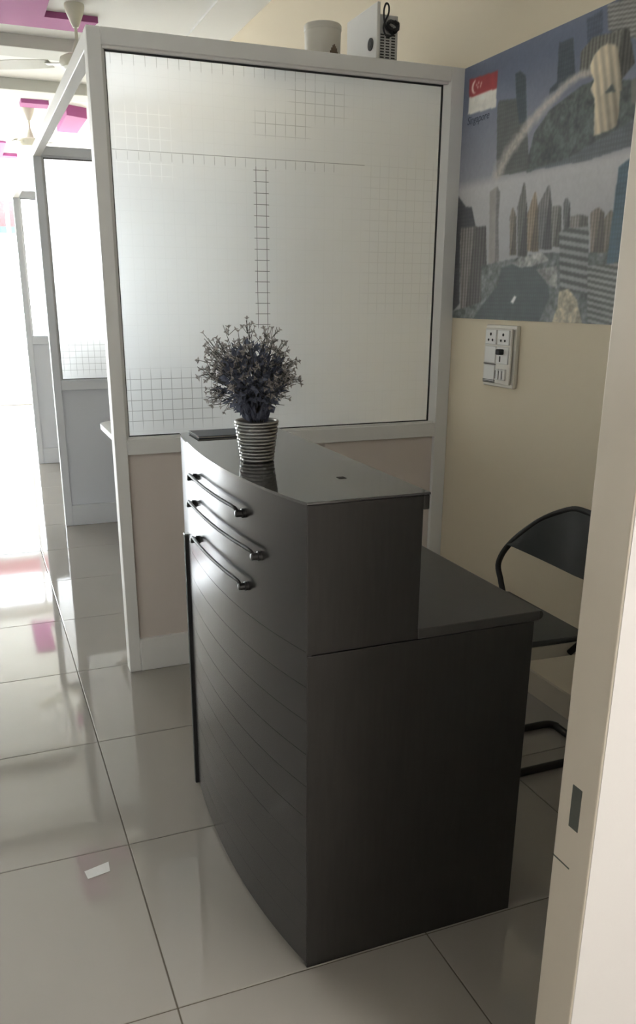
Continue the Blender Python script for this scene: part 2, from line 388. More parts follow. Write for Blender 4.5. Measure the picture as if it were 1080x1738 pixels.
# ------------------------------------------------------------------ cubicle partitions
def partition(label, y, zsill, x1, panel=None, M_frame=M_frame):
    t = thing('glazed_partition', label, 'partition', (0.2, y, 0), 'cubicle partitions along the right wall')
    yf, yb = y-0.03, y+0.035
    xl, xr = 0.198, x1
    box('post', xl, xl+0.046, yf, yb, 0, 2.262, M_frame, t, 0.002)
    box('stile', xr-0.060, xr, yf, yb, 0, 2.262, M_frame, t, 0.002)
    box('top_rail', xl+0.046, xr-0.060, yf, yb, 2.212, 2.262, M_frame, t, 0.002)
    box('mid_rail', xl+0.046, xr-0.060, yf, yb, zsill-0.065, zsill-0.008, M_frame, t, 0.002)
    box('bottom_rail', xl+0.046, xr-0.060, yf-0.002, yb, 0, 0.135, M_frame, t, 0.002)
    box('lower_panel', xl+0.046, xr-0.060, y-0.012, y+0.012, 0.135, zsill-0.065, panel or M_lpanel, t)
    gx0, gx1, gz0, gz1 = 0.256, xr-0.082, zsill, 2.203
    # sloping glazing beads
    for nm, p in (('left', [(xl+0.046, yf+0.003), (xl+0.046, y-0.004), (gx0+0.004, y-0.004), (gx0-0.001, y-0.010)]),
                  ('right', [(xr-0.060, yf+0.003), (gx1+0.001, y-0.010), (gx1-0.004, y-0.004), (xr-0.060, y-0.004)])):
        prism('glazing_bead', p, gz0-0.01, gz1+0.01, M_frame, t)
    box('glazing_bead', xl+0.046, xr-0.060, y-0.022, y-0.004, gz1, 2.213, M_frame, t, 0.001)
    box('glazing_bead', xl+0.046, xr-0.060, y-0.022, y-0.004, zsill-0.009, gz0, M_frame, t, 0.001)
    bm = bmesh.new()
    w = 0.0055
    bm_box(bm, gx0-0.002, gx0+0.0018, y-0.009, y-0.003, gz0, gz1); bm_box(bm, gx1-w, gx1+0.003, y-0.009, y-0.003, gz0, gz1)
    bm_box(bm, gx0, gx1, y-0.009, y-0.003, gz1-w, gz1+0.002); bm_box(bm, gx0, gx1, y-0.009, y-0.003, gz0-0.002, gz0+0.0035)
    from_bm('gasket', bm, M_rubber, t)
    pn = box('pane', gx0-0.004, gx1+0.004, y-0.0025, y+0.0025, gz0-0.004, gz1+0.004, M_glass, t)
    bm = bmesh.new(); bm.faces.new([bm.verts.new(p) for p in ((gx0-0.003, y-0.0028, gz0-0.003), (gx1+0.003, y-0.0028, gz0-0.003), (gx1+0.003, y-0.0028, gz1+0.003), (gx0-0.003, y-0.0028, gz1+0.003))])
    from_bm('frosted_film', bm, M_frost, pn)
    return t
partition('nearest frosted glass partition with printed grid, standing behind the reception desk', 1.145, 0.9408, XR)
partition('second frosted glass partition, seen in the gap left of the nearest one', 3.56, 0.9408, XR, M_lveil, M_fveil)
partition('farthest frosted glass partition by the bright street front', 5.87, 1.106, XR, M_lveil, M_fveil)
hr = tag(box('header_rail', 0.199, 0.243, 1.18, 5.84, 2.206, 2.2615, M_frame, None, 0.002), 'long cream header rail joining the tops of the partition posts along the aisle', 'rail')

# white table inside the first cubicle
tt = thing('cubicle_table', 'white table behind the nearest frosted partition, its corner peeking past the post', 'table', (0.9, 2.55, 0))
pts = []
for cx, cy, a0 in ((1.48, 2.36, -90), (1.48, 2.84, 0), (0.475, 2.84, 90), (0.475, 2.36, 180)):
    for k in range(7):
        a = math.radians(a0 + 15*k); pts.append((cx+0.1*math.cos(a), cy+0.1*math.sin(a)))
prism('tabletop', pts, 0.725, 0.755, M_tabtop, tt, 0.004)
box('side_panel', 0.50, 0.52, 2.32, 2.87, 0, 0.725, M_tabtop, tt, 0.001); box('side_panel', 1.50, 1.52, 2.32, 2.87, 0, 0.725, M_tabtop, tt, 0.001)
box('modesty_panel', 0.52, 1.50, 2.80, 2.818, 0.25, 0.725, M_tabtop, tt, 0.001)

# loft shelf hidden behind the top rail, carrying the two white things
ls = tag(box('loft_shelf', 0.86, XR-0.001, 1.181, 1.60, 2.236, 2.254, M_frame, None, 0.001), 'narrow shelf board behind the top rail of the nearest partition', 'shelf')

# ------------------------------------------------------------------ things on top of the partition
tb = thing('round_container', 'white round tub with a small brown mark standing on top of the partition', 'container', (1.09, 1.30, 2.254))
c = (1.09, 1.30, 2.254)
lathe('body', [(0, 0), (0.062, 0), (0.0655, 0.004), (0.068, 0.120), (0, 0.120)], c, M_plas2, tb, 40)
lathe('lid', [(0, 0.120), (0.069, 0.120), (0.0705, 0.123), (0.0705, 0.136), (0.067, 0.141), (0, 0.143)], c, M_plas2, tb, 40)
bm = bmesh.new()
for k in range(7):
    a = math.radians(-86 + k*4.5); r0 = 0.0688
    hh = [0.012, 0.022, 0.030, 0.034, 0.028, 0.022, 0.012][k]
    p = [(c[0]+r0*math.cos(a+d), c[1]+r0*math.sin(a+d)) for d in (-0.04, 0.04)]
    q = [(c[0]+(r0-0.004)*math.cos(a+d), c[1]+(r0-0.004)*math.sin(a+d)) for d in (0.04, -0.04)]
    bm_prism(bm, p+q, c[2]+0.034, c[2]+0.034+hh)
from_bm('brown_label', bm, mat('brown_label', (0.16, 0.11, 0.07), 0.6, noise=0.3, nscale=60), tb)

ub = thing('power_unit', 'white vented electrical unit with a coiled black cable, on top of the partition', 'power unit', (1.30, 1.30, 2.254))
ux0, ux1, uy0, uy1, uz0 = 1.262, 1.348, 1.19, 1.46, 2.254
box('casing', ux0+0.010, ux1, uy0+0.003, uy1, uz0, 2.425, M_grey, ub, 0.003, 2)
box('side_cover', ux0-0.004, ux0+0.010, uy0-0.004, uy1, uz0, 2.462, M_plas, ub, 0.003, 2)
bm = bmesh.new()
for cx in (1.284, 1.306, 1.329):
    for k in range(11):
        z = uz0 + 0.012 + k*0.0092
        bm_box(bm, cx-0.0075, cx+0.0075, uy0+0.0015, uy0+0.006, z, z+0.0042)
v = from_bm('vent_slots', bm, M_dark, ub)
bm = bmesh.new()
for (r, z0) in ((0.020, 0), ):
    for (ra, xa, xb) in ((0.021, ux0-0.008, ux0-0.004), (0.013, ux0-0.0092, ux0-0.008)):
        n = 24; yc, zc = 1.235, 2.335
        lo = [bm.verts.new((xa, yc+ra*math.cos(2*math.pi*k/n), zc+ra*math.sin(2*math.pi*k/n))) for k in range(n)]
        hi = [bm.verts.new((xb, yc+ra*math.cos(2*math.pi*k/n), zc+ra*math.sin(2*math.pi*k/n))) for k in range(n)]
        bm.faces.new(lo); bm.faces.new(hi[::-1])
        for k in range(n): bm.faces.new((lo[k], lo[(k+1) % n], hi[(k+1) % n], hi[k]))
from_bm('round_socket', bm, M_dark, ub)
rng = random.Random(3); cp = []
for k in range(60):
    a = k*0.62; cp.append((1.318+0.020*math.cos(a)+rng.uniform(-.004, .004), uy0-0.013+rng.uniform(-.008, .006), 2.385+0.016*math.sin(a)+rng.uniform(-.006, .006)))
loop = [(1.318, uy0-0.012, 2.380), (1.296, uy0-0.012, 2.372), (1.284, uy0-0.012, 2.398), (1.281, uy0-0.012, 2.432), (1.289, uy0-0.012, 2.455), (1.300, uy0-0.012, 2.450), (1.300, uy0-0.012, 2.425), (1.288, uy0-0.010, 2.400), (1.282, uy0-0.010, 2.375), (1.296, uy0-0.012, 2.352), (1.325, uy0-0.008, 2.36)]
tube('coiled_cable', catmull(cp, 2), 0.0042, M_rubber, ub, 6)
tube('cable_loop', catmull(loop, 6), 0.0036, M_rubber, ub, 6)

# ------------------------------------------------------------------ wall poster
SHAPES = [
  ((74, 76, 74), [(0.253, 0.731), (0.263, 0.748), (0.37, 0.734), (0.36, 0.805), (0.359, 0.814), (0.381, 0.817), (0.417, 0.794), (0.442, 0.651), (0.48, 0.493), (0.277, 0.499)], {}),
  ((56, 66, 72), [(0.353, 0.813), (0.381, 0.816), (0.416, 0.794), (0.442, 0.651), (0.397, 0.653), (0.37, 0.734)], {}),
  ((60, 68, 76), [(0.587, 0.852), (0.658, 0.85), (0.686, 0.739), (0.598, 0.719), (0.559, 0.71), (0.557, 0.727), (0.594, 0.741)], {}),
  ((66, 74, 90), [(0.716, 0.885), (0.787, 0.892), (0.802, 0.815), (0.731, 0.814)], {}),
  ((118, 116, 112), [(0.807, 0.898), (0.937, 0.894), (0.962, 0.772), (0.822, 0.829)], {'st': 'h', 'p': 0.012}),
  ((92, 90, 84), [(0.702, 0.8), (0.755, 0.828), (0.913, 0.812), (0.952, 0.717), (0.903, 0.684), (0.708, 0.734)], {'st': 'v', 'p': 0.016}),
  ((70, 76, 74), [(0.465, 0.489), (0.468, 0.542), (0.491, 0.609), (0.566, 0.664), (0.642, 0.684), (0.722, 0.705), (0.783, 0.708), (0.968, 0.671), (0.987, 0.561), (0.99, 0.502), (0.783, 0.489), (0.55, 0.494)], {'st': 'n'}),
  ((82, 86, 90), [(0.452, 0.497), (0.688, 0.507), (0.82, 0.537), (0.985, 0.571), (0.998, 0.501), (0.784, 0.486), (0.55, 0.491)], {}),
  ((156, 144, 122), [(0.788, 0.667), (0.902, 0.656), (0.907, 0.595), (0.903, 0.565), (0.884, 0.558), (0.802, 0.551)], {}),
  ((166, 153, 130), [(0.752, 0.753), (0.768, 0.778), (0.795, 0.792), (0.824, 0.795), (0.859, 0.784), (0.875, 0.768), (0.887, 0.731), (0.9, 0.695), (0.91, 0.654), (0.884, 0.658), (0.863, 0.682), (0.841, 0.667), (0.817, 0.661), (0.794, 0.65), (0.765, 0.686), (0.779, 0.709), (0.76, 0.731)], {}),
  ((100, 100, 94), [(0.944, 0.676), (0.974, 0.679), (0.988, 0.6), (0.955, 0.616)], {}),
  ((140, 50, 52), [(0.051, 0.856), (0.242, 0.846), (0.242, 0.791), (0.055, 0.795)], {}),
  ((182, 178, 168), [(0.055, 0.795), (0.242, 0.791), (0.245, 0.73), (0.054, 0.738)], {}),
  ((66, 66, 70), [(-0.023, 0.485), (0.077, 0.414), (0.119, 0.41), (0.155, 0.337), (0.043, 0.341), (0.067, 0.055), (0.019, 0.025), (-0.031, 0.346)], {}),
  ((104, 99, 96), [(0.043, 0.341), (0.228, 0.335), (0.249, 0.194), (0.229, 0.056), (0.078, 0.026)], {'st': 'v', 'p': 0.02}),
  ((124, 119, 114), [(0.239, 0.452), (0.291, 0.466), (0.332, 0.204), (0.264, 0.198)], {}),
  ((92, 90, 88), [(0.283, 0.465), (0.308, 0.445), (0.31, 0.336), (0.331, 0.208), (0.304, 0.202), (0.292, 0.337)], {}),
  ((108, 100, 88), [(0.397, 0.225), (0.38, 0.356), (0.391, 0.384), (0.401, 0.383), (0.421, 0.353), (0.439, 0.223)], {'st': 'v', 'p': 0.014}),
  ((92, 90, 86), [(0.445, 0.22), (0.423, 0.384), (0.451, 0.458), (0.46, 0.457), (0.482, 0.379), (0.505, 0.217)], {'st': 'v', 'p': 0.014}),
  ((120, 106, 88), [(0.503, 0.233), (0.486, 0.354), (0.519, 0.424), (0.527, 0.423), (0.552, 0.349), (0.569, 0.23)], {'st': 'v', 'p': 0.014}),
  ((96, 94, 92), [(0.566, 0.236), (0.545, 0.379), (0.593, 0.436), (0.602, 0.435), (0.621, 0.373), (0.642, 0.233)], {'st': 'v', 'p': 0.014}),
  ((104, 102, 96), [(0.639, 0.242), (0.62, 0.37), (0.646, 0.369), (0.654, 0.369), (0.673, 0.365), (0.692, 0.239)], {'st': 'v', 'p': 0.014}),
  ((90, 90, 90), [(0.694, 0.292), (0.681, 0.373), (0.693, 0.388), (0.7, 0.387), (0.717, 0.37), (0.729, 0.289)], {'st': 'v', 'p': 0.014}),
  ((112, 108, 102), [(0.737, 0.237), (0.723, 0.33), (0.768, 0.332), (0.775, 0.331), (0.812, 0.323), (0.826, 0.233)], {'st': 'v', 'p': 0.014}),
  ((110, 102, 92), [(0.843, 0.198), (0.822, 0.333), (0.854, 0.346), (0.862, 0.345), (0.887, 0.328), (0.909, 0.196)], {'st': 'v', 'p': 0.014}),
  ((104, 98, 88), [(0.911, 0.179), (0.89, 0.311), (0.914, 0.333), (0.921, 0.333), (0.939, 0.308), (0.96, 0.178)], {'st': 'v', 'p': 0.014}),
  ((88, 92, 90), [(0.212, 0.195), (0.589, 0.226), (1.001, 0.208), (1.028, -0.001), (0.023, -0.012), (0.019, 0.025), (0.228, 0.063)], {'st': 'n'}),
  ((64, 71, 72), [(0.348, 0.184), (0.448, 0.197), (0.562, 0.184), (0.634, 0.133), (0.652, 0.084), (0.605, -0.001), (0.168, -0.009), (0.242, 0.056), (0.337, 0.124)], {}),
  ((128, 128, 124), [(0.413, 0.195), (0.458, 0.213), (0.589, 0.226), (0.634, 0.2), (0.551, 0.184), (0.473, 0.18)], {'st': 'n'}),
  ((118, 118, 114), [(0.564, 0.172), (0.678, 0.181), (0.689, 0.108), (0.636, 0.121)], {'st': 'n'}),
  ((104, 106, 104), [(0.673, 0.284), (0.711, 0.296), (0.822, 0.292), (0.847, 0.093), (0.706, 0.099)], {'st': 'h', 'p': 0.026}),
  ((66, 84, 95), [(0.931, 0.449), (0.965, 0.463), (1.001, 0.48), (1.028, 0.326), (0.993, 0.182), (0.922, 0.179)], {}),
  ((120, 124, 122), [(0.974, 0.434), (1.017, 0.459), (1.04, 0.325), (1.003, 0.192), (0.992, 0.187)], {'st': 'h', 'p': 0.02}),
  ((138, 130, 110), [(0.701, 0.099), (0.749, 0.108), (0.798, 0.072), (0.834, -0.001), (0.675, -0.003), (0.698, 0.048)], {'st': 'n'}),
  ((110, 112, 108), [(0.833, 0.176), (0.993, 0.182), (1.003, -0.001), (0.862, -0.003)], {'st': 'h', 'p': 0.018}),
  ((190, 188, 182), [(0.425, 0.064), (0.445, 0.087), (0.458, 0.081), (0.441, 0.058)], {}),
]
SPRAY = [(0.757, 0.733), (0.708, 0.737), (0.654, 0.729), (0.581, 0.695), (0.524, 0.675), (0.465, 0.645), (0.393, 0.6), (0.33, 0.554), (0.282, 0.508)]
CRES=(0.093, 0.824)
STAR=[(0.112, 0.833), (0.13, 0.828), (0.126, 0.819), (0.108, 0.819), (0.099, 0.828)]
TXT=[(0.057, 0.708), (0.212, 0.714), (0.055, 0.731)]
PW, PH, NX, NZ = 1.14, 0.90, 380, 300
def make_poster():
    s, z = np.meshgrid(np.linspace(0, PW, NX), np.linspace(0, PH, NZ))
    rs = np.random.RandomState(5)
    def noise(n):
        a = rs.rand(NZ//n+2, NX//n+2); yi = np.linspace(0, NZ/n, NZ); xi = np.linspace(0, NX/n, NX)
        y0 = yi.astype(int); x0 = xi.astype(int); fy = (yi-y0)[:, None]; fx = (xi-x0)[None]
        g = lambda dy, dx: a[np.ix_(np.minimum(y0+dy, a.shape[0]-1), np.minimum(x0+dx, a.shape[1]-1))]
        return (g(0,0)*(1-fy)*(1-fx)+g(1,0)*fy*(1-fx)+g(0,1)*(1-fy)*fx+g(1,1)*fy*fx)
    fine = noise(2); mid = noise(7); big = noise(40)
    img = np.zeros((NZ, NX, 3))
    def mixv(a, b, t): return np.array(a)*(1-t[..., None])+np.array(b)*t[..., None]
    up = mixv((122, 121, 127), (84, 91, 110), np.clip((z-0.47)/0.36, 0, 1))
    lo = mixv((134, 133, 134), (150, 148, 148), np.clip((z-0.25)/0.22, 0, 1))
    t = np.clip((z-0.475)/0.035, 0, 1)
    img[:] = lo*(1-t[..., None])+up*t[..., None]
    def inside(P):
        c = np.zeros(s.shape, bool); n = len(P)
        for i in range(n):
            (x1, y1), (x2, y2) = P[i], P[(i+1) % n]
            if abs(y2-y1) < 1e-9: continue
            hit = ((y1 > z) != (y2 > z)) & (s < (x2-x1)*(z-y1)/(y2-y1)+x1)
            c ^= hit
        return c
    def fill(col, P, k):
        m = inside(P); col = np.array(col, float)
        v = np.ones(s.shape)*1.0 + (mid-0.5)*0.10
        st = k.get('st'); p = k.get('p', 0.02)
        sx = np.array([q[0] for q in P]); mid_s = 0.5*(sx.min()+sx.max())
        if st in ('v',): v *= np.where(s > mid_s+0.12*(z-0.3), 0.80, 1.10)
        if col[0] > 150 and len(P) > 4: v *= 1.08-0.30*np.clip((s-sx.min())/(sx.max()-sx.min()), 0, 1)+0.10*np.sin(s*190+z*60)
        if st is None and col[0] < 100: v *= np.where(((s/0.012) % 1 < 0.5) & ((z/0.014) % 1 < 0.55), 1.14, 0.96)
        if st == 'v': v *= np.where((s/p) % 1 < 0.45, 0.78, 1.06)*np.where((z/0.012) % 1 < 0.35, 0.92, 1.0)
        if st == 'h': v *= np.where(((z+0.15*s)/p) % 1 < 0.5, 0.68, 1.14)
        if st == 'n': v *= 0.62+0.75*(0.5*fine+0.5*mid)
        img[m] = (col*v[..., None])[m]
    spray_done = False
    for i, (col, P, k) in enumerate(SHAPES):
        fill(col, P, k)
        if i == 7:
            n = len(SPRAY); best = np.zeros(s.shape)
            for j in range(n-1):
                (x1, y1), (x2, y2) = SPRAY[j], SPRAY[j+1]; dx, dy = x2-x1, y2-y1
                tt_ = np.clip(((s-x1)*dx+(z-y1)*dy)/(dx*dx+dy*dy), 0, 1)
                d = np.hypot(s-x1-tt_*dx, z-y1-tt_*dy); w = 0.010+0.022*(j+tt_)/(n-1)
                best = np.maximum(best, np.clip(1.25-d/(w*(0.7+0.7*mid)), 0, 1)*(0.65+0.5*fine))
            best = np.clip(best, 0, 1)[..., None]*0.9
            img[:] = img*(1-best)+np.array((158, 149, 140))*best
    cx, cz = CRES
    r = np.hypot(s-cx, z-cz); r2 = np.hypot(s-cx-0.011, z-cz)
    img[(r < 0.022) & (r2 > 0.0205)] = (190, 170, 160)
    for (a, b) in STAR: img[np.hypot(s-a-0.006, z-b) < 0.0042] = (185, 160, 152)
    img *= (1+(fine-0.5)*0.06)[..., None]
    g_ = img.mean(-1, keepdims=True); img = g_+0.78*(img-g_); img = 98+1.14*(img-98)
    img = np.clip(img, 8, 255)/255
    for _ in range(2):
        q = np.pad(img, ((1, 1), (1, 1), (0, 0)), 'edge'); img = (q[1:-1, 1:-1]*2+q[:-2, 1:-1]+q[2:, 1:-1]+q[1:-1, :-2]+q[1:-1, 2:])/6
    linc = np.where(img <= .04045, img/12.92, ((img+.055)/1.055)**2.4)/POSTER_K
    return np.clip(linc, 0, 0.92)
POSTER_K = 0.60
cols = make_poster()
PY0 = 1.131
root = thing('wall_poster', 'large city skyline poster with a small red and white flag on right wall', 'poster', (XR-0.003, PY0, 1.36))
bm = bmesh.new(); bm_box(bm, XR-0.0028, XR-0.0002, PY0-PW, PY0, 1.36, 1.36+PH)
from_bm('backing_sheet', bm, M_plas, root)
vv = []; 
for j in range(NZ):
    for i in range(NX): vv.append((-0.0005, -PW*i/(NX-1), PH*j/(NZ-1)))
ff = [(j*NX+i, (j+1)*NX+i, (j+1)*NX+i+1, j*NX+i+1) for j in range(NZ-1) for i in range(NX-1)]
me = bpy.data.meshes.new('printed_sheet'); me.from_pydata(vv, [], ff)
at = me.color_attributes.new('print', 'FLOAT_COLOR', 'POINT')
buf = np.ones((NX*NZ, 4), np.float32); buf[:, :3] = cols.reshape(-1, 3); at.data.foreach_set('color', buf.ravel())
link('printed_sheet', me, M_print, root)
fc = bpy.data.curves.new('lettering', 'FONT'); fc.body = 'Singapore'; fc.size = 0.038; fc.shear = 0.25; fc.extrude = 0.0003
fo = bpy.data.objects.new('lettering_tmp', fc); COL.objects.link(fo)
bpy.context.view_layer.update()
tm = bpy.data.meshes.new_from_object(fo.evaluated_get(bpy.context.evaluated_depsgraph_get()))
COL.objects.unlink(fo); bpy.data.objects.remove(fo)
# text x -> -Y, text y -> Z, facing -X
tm.transform(Matrix(((0, 0, -1, 0), (-1, 0, 0, 0), (0, 1, 0, 0), (0, 0, 0, 1))))
tl = link('lettering', tm, mat('lettering_ink', (0.05, 0.06, 0.10), 0.5, noise=0.02), root)
tl.location = (-0.0010, -(TXT[0][0]-0.005), TXT[0][1]-0.006)

# ------------------------------------------------------------------ switch board on the right wall
sb = thing('switch_board', 'white electrical switch board with sockets below the poster', 'switch board', (XR, 0.735, 1.235))
y0, y1, z0, z1 = 0.634, 0.834, 1.118, 1.342
box('plate', XR-0.017, XR, y0, y1, z0, z1, M_plas2, sb, 0.004, 2)
box('rim', XR-0.028, XR-0.020, y0+0.012, y1-0.012, z0+0.012, z1-0.012, M_plas2, sb, 0.003, 2)
def piece(name, a, b, c_, d, dep, m, bev=0.002): return box(name, XR-0.028-dep, XR-0.026, a, b, c_, d, m, sb, bev)
# y decreases towards the camera (right in view)
sk1 = piece('socket', 0.742, 0.812, 1.272, 1.326, 0.004, M_plas); sk2 = piece('socket', 0.658, 0.732, 1.272, 1.326, 0.004, M_plas)
for sk, yc in ((sk1, 0.777), (sk2, 0.695)):
    for dy, dz, r in ((0, 0.012, 0.0055), (0.013, -0.009, 0.0045), (-0.013, -0.009, 0.0045)):
        bm = bmesh.new(); n = 12
        p = [(XR-0.0322, yc+dy+r*math.cos(2*math.pi*k/n), 1.297+dz+r*math.sin(2*math.pi*k/n)) for k in range(n)]
        q = [(XR-0.0335, a[1], a[2]) for a in p]
        lo = [bm.verts.new(a) for a in p]; hi = [bm.verts.new(a) for a in q]
        bm.faces.new(lo); bm.faces.new(hi[::-1])
        for k in range(n): bm.faces.new((lo[k], lo[(k+1) % n], hi[(k+1) % n], hi[k]))
        from_bm('pin_hole', bm, M_dark, sk)
piece('blank_plate', 0.742, 0.812, 1.204, 1.266, 0.003, M_plas)
sk = piece('socket', 0.658, 0.732, 1.204, 1.266, 0.004, M_plas)
box('black_plug', XR-0.052, XR-0.031, 0.684, 0.712, 1.238, 1.258, M_rubber, sk, 0.004, 2)
box('plug_prong_slot', XR-0.0335, XR-0.0315, 0.705, 0.711, 1.212, 1.232, M_dark, sk)
rg = piece('regulator_plate', 0.742, 0.812, 1.135, 1.198, 0.003, M_plas)
bm = bmesh.new(); 
for k in range(3): bm_box(bm, XR-0.0322, XR-0.0305, 0.735, 0.815, 1.1325+k*0.0045, 1.1345+k*0.0045)
from_bm('dark_strips', bm, M_dark, sb)  # thin dark strips across the foot of the regulator plate
for a in (0.712, 0.690, 0.668):
    swi = piece('rocker_switch', a, a+0.018, 1.146, 1.186, 0.007, M_plas)
    box('indicator_slot', XR-0.0362, XR-0.0345, a+0.014, a+0.0165, 1.150, 1.180, M_dark, swi)
box('black_line', XR-0.0322, XR-0.0305, 0.735, 0.815, 1.1995, 1.2025, M_dark, sb)

# ------------------------------------------------------------------ reception desk
dk = thing('reception_desk', 'dark curved reception desk with raised counter and lower worktop', 'reception desk', (0.5, -0.14, 0))
DY0, DY1 = -0.597, 0.310
def front_x(y):
    """plan curve of the bowed front"""
    K = [(-0.597, 0.296), (-0.52, 0.2745), (-0.387, 0.2535), (-0.24, 0.2415), (-0.09, 0.2365), (0.04, 0.2395), (0.16, 0.248), (0.235, 0.2555), (0.31, 0.2655)]
    c = np.polyfit([a for a, b in K], [b for a, b in K], 3)
    return float(np.polyval(c, y))
XO = front_x(DY0)
NC = 36
def curve(off, ya=DY0, yb=DY1):
    return [(front_x(ya+(yb-ya)*k/NC)+off, ya+(yb-ya)*k/NC) for k in range(NC+1)]
def shell(name, off, th, z0, z1, m, ya=DY0+0.02, yb=DY1-0.02, parent=dk, bev=0.0):
    a = curve(off, ya, yb); b = [(x+th, y) for x, y in a][::-1]
    return prism(name, a+b, z0, z1, m, parent, bev, angle=30)
XB, XD = 0.545, 0.835
ZD, ZT = 0.786, 1.075
# bowed front: ten horizontal slats below, plain band above
nsl = 10; zb = 0.012; hs = (0.772-zb)/nsl
shell('front_backing', 0.0105, 0.010, zb, 1.041, M_desk)
for k in range(nsl):
    shell('front_slat', 0.0, 0.010, zb+k*hs+0.0005, zb+(k+1)*hs-0.0005, M_slat, DY0+0.001, 0.232)
shell('front_upper_panel', 0.0, 0.010, 0.7725, 1.069, M_slat, DY0+0.001, DY1-0.002)
box('edge_strip', 0.2465, 0.262, 0.232, 0.246, 0.0, 0.800, M_rubber, dk, 0.0015)
box('edge_cap', 0.2455, 0.263, 0.231, 0.247, 0.7985, 0.803, M_chrome, dk, 0.001)
# near and far ends
box('end_panel', XO+0.0005, XD-0.004, DY0, DY0+0.018, 0.0, 0.762, M_desk, dk, 0.001)
box('end_panel', 0.262, XD-0.004, 0.232, 0.25, 0.0, 0.762, M_desk, dk, 0.001)
box('counter_end', XO+0.0005, XB-0.004, DY0, DY0+0.018, 0.7645, 1.069, M_desk, dk, 0.001)
box('counter_end', 0.272, XB-0.004, DY1-0.02, DY1-0.002, 0.7645, 1.069, M_desk, dk, 0.001)
box('counter_back', XB-0.017, XB-0.004, DY0+0.018, DY1-0.02, 0.7645, 1.069, M_desk, dk, 0.001)
box('plinth', 0.30, XD-0.02, DY0+0.018, 0.232, 0.0, 0.05, M_desk, dk)
box('inner_divider', 0.50, 0.518, DY0+0.018, 0.232, 0.05, 0.762, M_desk, dk)
# tops
a = curve(-0.0015, DY0-0.001, DY1)
prism('counter_top', a + [(XB+0.010, DY1), (XB+0.010, DY0-0.001)], 1.0695, ZT, M_desktop, dk, 0.0012)
prism('counter_core', curve(0.011, DY0+0.0185, DY1-0.0205) + [(XB-0.0225, DY1-0.0205), (XB-0.0225, DY0+0.0185)], 1.042, 1.0692, M_desk, dk)
box('counter_lipping', XB-0.0035, XB+0.0095, DY0, DY1-0.001, 1.040, 1.0692, M_desk, dk, 0.0015)
wa = curve(0.012, DY0-0.001, 0.25)
box('worktop', XB-0.0035, XD+0.008, DY0-0.0005, 0.25, 0.7635, ZD, M_work, dk, 0.002, 2)
tube('edge_lipping', [(XD+0.010, DY0+0.004, 0.774), (XD+0.010, 0.246, 0.774)], 0.0105, M_desk, dk, 12)
box('scuff_mark', 0.436, 0.452, -0.421, -0.402, ZT-0.001, ZT+0.0006, M_dark, dk)
# decorative bars on the front
for (ya, yb, zz) in ((0.055, -0.345, 1.000), (0.08, -0.42, 0.925), (0.045, -0.352, 0.838)):
    ctl = [(front_x(ya)-0.013, ya, zz), (front_x(ya)-0.017, ya-0.006, zz+0.008)] + [(front_x(ya-0.02+(yb+0.04-ya)*k/8)-0.017, ya-0.02+(yb+0.04-ya)*k/8, zz+0.011) for k in range(9)] + [(front_x(yb)-0.017, yb+0.006, zz+0.008), (front_x(yb)-0.016, yb, zz)]
    bar = tube('rail_bar', catmull(ctl, 4), 0.0042, M_blackm, dk, 10)
    for yy in (ya, yb):
        fx = front_x(yy)
        bm = bmesh.new()
        bm_tube(bm, [(fx+0.002, yy, zz), (fx-0.006, yy, zz), (fx-0.007, yy, zz), (fx-0.019, yy, zz), (fx-0.021, yy, zz)], [0.0105, 0.0105, 0.008, 0.008, 0.0055], 14)
        from_bm('standoff_knob', bm, M_knob, bar, smooth=True, angle=40)

# ------------------------------------------------------------------ notebook on the counter
nb = thing('notebook', 'dark notebook lying flat on the far end of the counter', 'notebook', (0.39, 0.245, ZT))
box('cover', 0.286, 0.490, 0.188, 0.300, ZT, ZT+0.0015, M_cover, nb, 0.0008)
box('pages', 0.289, 0.487, 0.191, 0.298, ZT+0.0015, ZT+0.0050, M_paper, nb)
box('cover', 0.286, 0.490, 0.188, 0.300, ZT+0.0050, ZT+0.0065, M_cover, nb, 0.0008)

# ------------------------------------------------------------------ potted plant
PC = (0.338, -0.162, ZT)
pp = thing('potted_plant', 'artificial flowering plant in a silver woven pot on the counter', 'potted plant', PC)
lathe('pot', [(0, 0.0), (0.033, 0.0), (0.0345, 0.003), (0.047, 0.090), (0.044, 0.090), (0.043, 0.082), (0, 0.080)], PC, M_silver, pp, 40)
def pot_r(z): return 0.0345 + (0.047-0.0345)*(z/0.09)
bm = bmesh.new(); nr = 11
for k in range(nr):
    z = 0.0045 + k*0.0079; n = 60
    ph = math.pi*(k % 2)
    bm_tube(bm, [(PC[0]+(pot_r(z)+0.0012*math.sin(15*a+ph))*math.cos(a), PC[1]+(pot_r(z)+0.0012*math.sin(15*a+ph))*math.sin(a), PC[2]+z) for a in [2*math.pi*i/n for i in range(n)]], 0.0038, 6, True)
wv = from_bm('woven_bands', bm, M_silver, pp, smooth=True); wv['kind'] = 'stuff'
tube('rim', [(PC[0]+0.0475*math.cos(2*math.pi*i/40), PC[1]+0.0475*math.sin(2*math.pi*i/40), PC[2]+0.0905) for i in range(40)], 0.0040, M_silver, pp, 8, True)
rng = random.Random(11)
bc = Vector((PC[0]-0.012, PC[1], PC[2]+0.199))       # centre of the bush
stems = bmesh.new(); flowers = bmesh.new(); leaves = bmesh.new()
